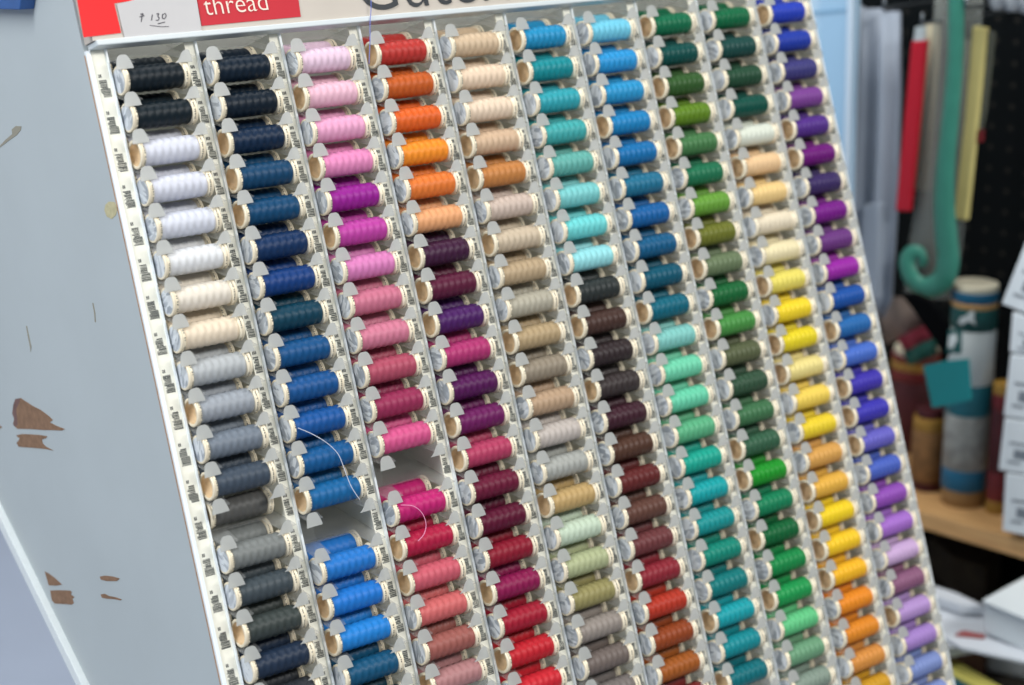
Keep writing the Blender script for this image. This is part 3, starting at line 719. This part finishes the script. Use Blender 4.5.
# clear bag with green ribbon
bg = empty('ribbon_bag', on_w(945, 120, .03)); c = Vector(bg.location)
film = frosted('clear bag film', (178, 184, 178), .62, .4)
wavy([(936, -30), (930, 60), (922, 150), (906, 250), (902, 300)], [(982, -30), (978, 60), (970, 150), (962, 250), (955, 300)], .052, 'bag', film, 1.3, .004, .002, bg, 20, c)
wavy([(924, 24), (920, 90), (912, 190)], [(942, 24), (938, 90), (930, 190)], .060, 'cream_insert', mm('cream insert', (176, 168, 144), rough=.5), .8, .003, .003, bg, 12, c)
wavy([(962, 40), (958, 120), (950, 200)], [(975, 40), (968, 120), (958, 200)], .060, 'pale_insert', mm('pale insert', (150, 148, 130), rough=.5), .8, .003, .003, bg, 12, c)
tag(bg, 'clear plastic bag hanging with pale strips inside', 'bag')
grn = mm('green satin ribbon', (58, 132, 114), rough=.35, noise=.12, nscale=40)
path = [(955, -30), (954, 20), (953, 60), (949, 110), (944, 160), (942, 200), (944, 235), (946, 262), (941, 280), (929, 288), (917, 286), (908, 276), (905, 263), (909, 254), (917, 253), (921, 260), (919, 266)]
wdt = [9, 9, 9, 9.5, 10.5, 12, 13, 13, 12, 11, 10, 10, 9.5, 8, 7, 5.5, 4]
P = [on_w(x, y, .018 + .0011 * i) for i, (x, y) in enumerate(path)]; W_ = [k * 2.1 / F for k in wdt]
pts = []; wr = []
for i in range(len(P) - 1):
    p0, p1, p2, p3 = P[max(i - 1, 0)], P[i], P[i + 1], P[min(i + 2, len(P) - 1)]
    for k in range(6):
        t = k / 6
        pts.append(.5 * ((2 * p1) + (p2 - p0) * t + (2 * p0 - 5 * p1 + 4 * p2 - p3) * t * t + (3 * p1 - p0 - 3 * p2 + p3) * t ** 3)); wr.append(W_[i] * (1 - t) + W_[i + 1] * t)
pts.append(P[-1]); wr.append(W_[-1])
b = MB(); c0 = pts[0].copy(); rows = []
for i, p in enumerate(pts):
    t = (pts[min(i + 1, len(pts) - 1)] - pts[max(i - 1, 0)]).normalized(); sd = t.cross(wx).normalized()
    rows.append([p - c0 + sd * wr[i] + wx * .0035, p - c0 + sd * wr[i] * .4, p - c0 - sd * wr[i] * .4, p - c0 - sd * wr[i] + wx * .0035])
N = len(rows) * 4
vs = [q for r_ in rows for q in r_] + [q + wx * .0012 for r_ in rows for q in r_]; fs = []
for i in range(len(rows) - 1):
    for k in range(3):
        q = [i * 4 + k, i * 4 + k + 1, i * 4 + 5 + k, i * 4 + 4 + k]; fs.append(q); fs.append([N + z for z in q[::-1]])
    for k in (0, 3): fs.append([i * 4 + k, (i + 1) * 4 + k, N + (i + 1) * 4 + k, N + i * 4 + k])
for i in (0, len(rows) - 1): fs += [[i * 4 + k, i * 4 + k + 1, N + i * 4 + k + 1, N + i * 4 + k] for k in range(3)]
b.add(vs, fs, 0, True); o = b.build('green_ribbon', grn); o.location = c0
tag(o, 'green satin ribbon hanging before the clear bag with a curled lower end', 'ribbon')
# crinkled clear package at the top right
ck = wavy([(986, -20), (985, -4), (988, 9)], [(1060, -20), (1062, 2), (1060, 17)], .02, 'clear_package', mat('crinkled film', (150, 156, 162), .15, .7, noise=.6, nscale=60, bump=1.0), 5, .006, .012)
tag(ck, 'crinkled silvery clear package hanging at the top right corner', 'package')
# black strap and teal tag in front of the tube
bs = solid([(899, 293), (914, 294), (926, 299), (940, 312), (946, 322), (950, 340), (947, 357), (938, 346), (926, 330), (914, 312)], -.012, .008, 'fabric_strap', mm('black fabric', (7, 8, 10), rough=.95, spec=.05), None, .002)
tag(bs, 'black tapering fabric strap hanging left of the tall tube', 'strap')
tt = empty('teal_tag', on_w(948, 385, -.02)); c = Vector(tt.location)
solid([(923, 366), (946, 361), (968, 359), (971, 400), (950, 405), (932, 408)], -.02, .003, 'card', mm('teal card', (20, 128, 132), rough=.5, noise=.06, nscale=20), tt, .0006, c)
solid([(948, 330), (961, 331), (960, 354), (946, 353)], -.016, .003, 'dark_tab', tealdk, tt, .0005, c)
solid([(949, 336), (955, 333), (957, 340), (952, 349), (948, 347)], -.017, .001, 'white_print', whitec, tt, 0, c)
tag(tt, 'bright teal card tag hanging in front of the tall tube', 'tag')

# lower table with papers, box and book
ZT = ZS - .15
tb = mat('dark table top', (58, 52, 46), .6, .3, .3, 20)
b = MB(); b.box((-.7, 0, ZT - ZS - .04), (.9, sgn * -.42, ZT - ZS)); b.box((-.7, 0, ZT - ZS - .04), (.9, sgn * (WALL - .005), ZT - ZS))
b = MB(); b.box((-.7, min(sgn * -.30, sgn * (WALL - .005)), ZT - ZS - .04), (.9, max(sgn * -.30, sgn * (WALL - .005)), ZT - ZS))
o = b.build('side_table', tb); o.location = pA; o.rotation_euler = (0, 0, ANG)
tag(o, 'dark low counter under the wooden shelf covered with papers and boxes', 'counter')
def zsolid(pix, z, h, name, m, parent=None, bevel=0, c=None):
    P = [on_z(x, y, z) for x, y in pix]
    if c is None: c = sum(P, Vector()) / len(P)
    b = MB(); b.prism([p - c for p in P], UP * h); o = b.build(name, m, parent, bevel)
    if parent is None: o.location = c
    return o
pap = mm('white paper', (206, 212, 220), rough=.6, noise=.02)
o = zsolid([(912, 602), (955, 600), (1004, 612), (992, 640), (950, 648), (918, 648)], ZT + .06, -.012, 'paper_stack', pap, None, .001); tag(o, 'sheaf of white paper lying between the rack and white box', 'paper')
o = zsolid([(900, 570), (930, 584), (955, 592), (985, 606), (960, 604), (930, 594), (905, 588)], ZT + .075, -.012, 'curled_paper', pap, None, .001); tag(o, 'narrow curled strip of white paper at the back', 'paper')
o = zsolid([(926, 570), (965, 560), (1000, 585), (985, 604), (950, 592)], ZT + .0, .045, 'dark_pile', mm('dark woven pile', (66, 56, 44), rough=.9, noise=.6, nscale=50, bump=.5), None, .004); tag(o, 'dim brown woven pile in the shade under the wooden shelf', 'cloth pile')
# white carton with a sloping lid
wbx = empty('lidded_carton', on_w(1005, 660, -.10)); c = Vector(wbx.location)
Pf = [on_w(x, y, -.10) for x, y in ((984, 602), (1060, 634), (1060, 668), (983, 632))]
b = MB(); b.prism([p - c for p in Pf], wx * .16); b.build('carton', wb, wbx, .002)
tp = [Pf[0] - wx * .004, Pf[1] - wx * .004, Pf[1] + wx * .165, Pf[0] + wx * .165]
b = MB(); b.prism([p - c for p in tp], UP * .004); b.build('lid', wb, wbx, .001)
tag(wbx, 'white carton with flat lid on the low counter at lower right', 'box')
o = zsolid([(944, 640), (984, 636), (1050, 655), (1040, 668), (960, 650)], ZT + .07, .004, 'loose_sheet', pap, None, .0008); tag(o, 'loose white sheet in front of the lidded carton', 'paper')
o = zsolid([(955, 636), (963, 632), (985, 636), (984, 639), (965, 637)], ZT + .075, .002, 'red_sticker', mm('red brown sticker', (150, 80, 80), rough=.6)); tag(o, 'small reddish strip on the loose white sheet', 'strip')
o = zsolid([(985, 660), (1040, 655), (1060, 690), (985, 672)], ZT + .0, .05, 'white_roll', wb, None, .006); tag(o, 'white packet under the lidded carton at the bottom right', 'packet')
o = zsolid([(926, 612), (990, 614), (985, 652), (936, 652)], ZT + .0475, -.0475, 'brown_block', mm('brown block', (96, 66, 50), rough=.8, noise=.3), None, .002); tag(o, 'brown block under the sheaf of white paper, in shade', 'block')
bk = empty('measuring_book', on_z(960, 680, ZT + .03)); c = Vector(bk.location)
zsolid([(946, 672), (1006, 706), (1010, 740), (945, 720)], ZT + .035, -.033, 'teal_cover', mm('dark teal cover', (20, 74, 88), rough=.5), bk, .002, c)
zsolid([(946, 656), (962, 663), (1020, 697), (1012, 704), (946, 671)], ZT + .037, -.03, 'yellow_edge', mm('yellow edge', (206, 198, 104), rough=.5, noise=.15, nscale=60), bk, .001, c)
tag(bk, 'dark teal folder with yellow edge at the bottom beside the rack', 'folder')

# ------------------------------------------------------------------ room
fl = mat('pale floor', (150, 158, 176), .4, .4, .08, 4)
b = MB(); b.box((-4, -4, -.05), (4, 4, 0)); o = b.build('floor', fl); o['kind'] = 'structure'
# counter under the rack
ZC = Wd(0, -19.6, -.1).z - .175
for u_ in (UL, UR - 1.0):
    p_ = L(u_, -19.3, -.3); b = MB(); q_ = RACK @ p_
    iv = RACK.inverted()
    b.box((0, 0, ZC - q_.z + .0005), (.03, .05, .0))
    o = b.build('foot', M['white_trim'], rack); o.location = p_; o.rotation_euler = (LEAN, 0, 0)
ct = mat('pale counter laminate', (178, 188, 206), .35, .4, .04, 6)
b = MB(); b.box((UL * V - .5, -.30, ZC - .04), (UR * V + .06, 1.88, ZC)); 
b.box((UL * V - .45, -.26, 0), (UR * V + .02, 1.1, ZC - .04))
o = b.build('shop_counter', ct); tag(o, 'pale counter under the thread rack, blurred at the lower left corner', 'counter')
b = MB(); b.box((-4, 1.9, 0), (4, 1.95, 3)); o = b.build('wall_back', mat('pale back wall', (190, 198, 210), .7)); o['kind'] = 'structure'

# ------------------------------------------------------------------ light, camera
def area(name, loc, target, sx_, sy_, power, col):
    l = bpy.data.lights.new(name, 'AREA'); l.shape = 'RECTANGLE'; l.size = sx_; l.size_y = sy_; l.energy = power; l.color = col
    o = bpy.data.objects.new(name, l); COL.objects.link(o); o.location = loc
    o.rotation_euler = (Vector(target) - Vector(loc)).to_track_quat('-Z', 'Y').to_euler(); return o
area('overhead_light', (-2.0, -.35, 2.75), (-.4, -.1, 1.0), .5, 1.8, 50, (.94, .97, 1))
area('overhead_light', (.35, -2.2, 2.7), (.35, -.1, .95), 1.8, .4, 55, (1, .985, .95))
area('overhead_light', (.05, .45, 2.8), (.72, .15, .8), .5, 1.4, 21, (1, .985, .95))  # added fill, no known fitting: brightens the wall shelf and its stock
w = bpy.data.worlds.new('World'); SC.world = w; w.use_nodes = True
w.node_tree.nodes['Background'].inputs[0].default_value = (.86, .93, 1, 1); w.node_tree.nodes['Background'].inputs[1].default_value = .34

cd = bpy.data.cameras.new('Camera'); co = bpy.data.objects.new('Camera', cd); COL.objects.link(co)
cd.sensor_width = 36; cd.lens = F * 36 / 1024; cd.clip_start = .05
X = dirw((1, 0, 0)); Y = dirw((0, -1, 0)); Z = -FWD
co.matrix_world = Matrix(((X.x, Y.x, Z.x, CAM.x), (X.y, Y.y, Z.y, CAM.y), (X.z, Y.z, Z.z, CAM.z), (0, 0, 0, 1)))
cd.dof.use_dof = True; cd.dof.focus_distance = 53.5 * V; cd.dof.aperture_fstop = 4.2; cd.dof.aperture_blades = 9
SC.camera = co
SC.view_settings.view_transform = 'Standard'; SC.view_settings.look = 'None'; SC.view_settings.gamma = 1; SC.view_settings.exposure = 0
SC.view_settings.use_curve_mapping = False
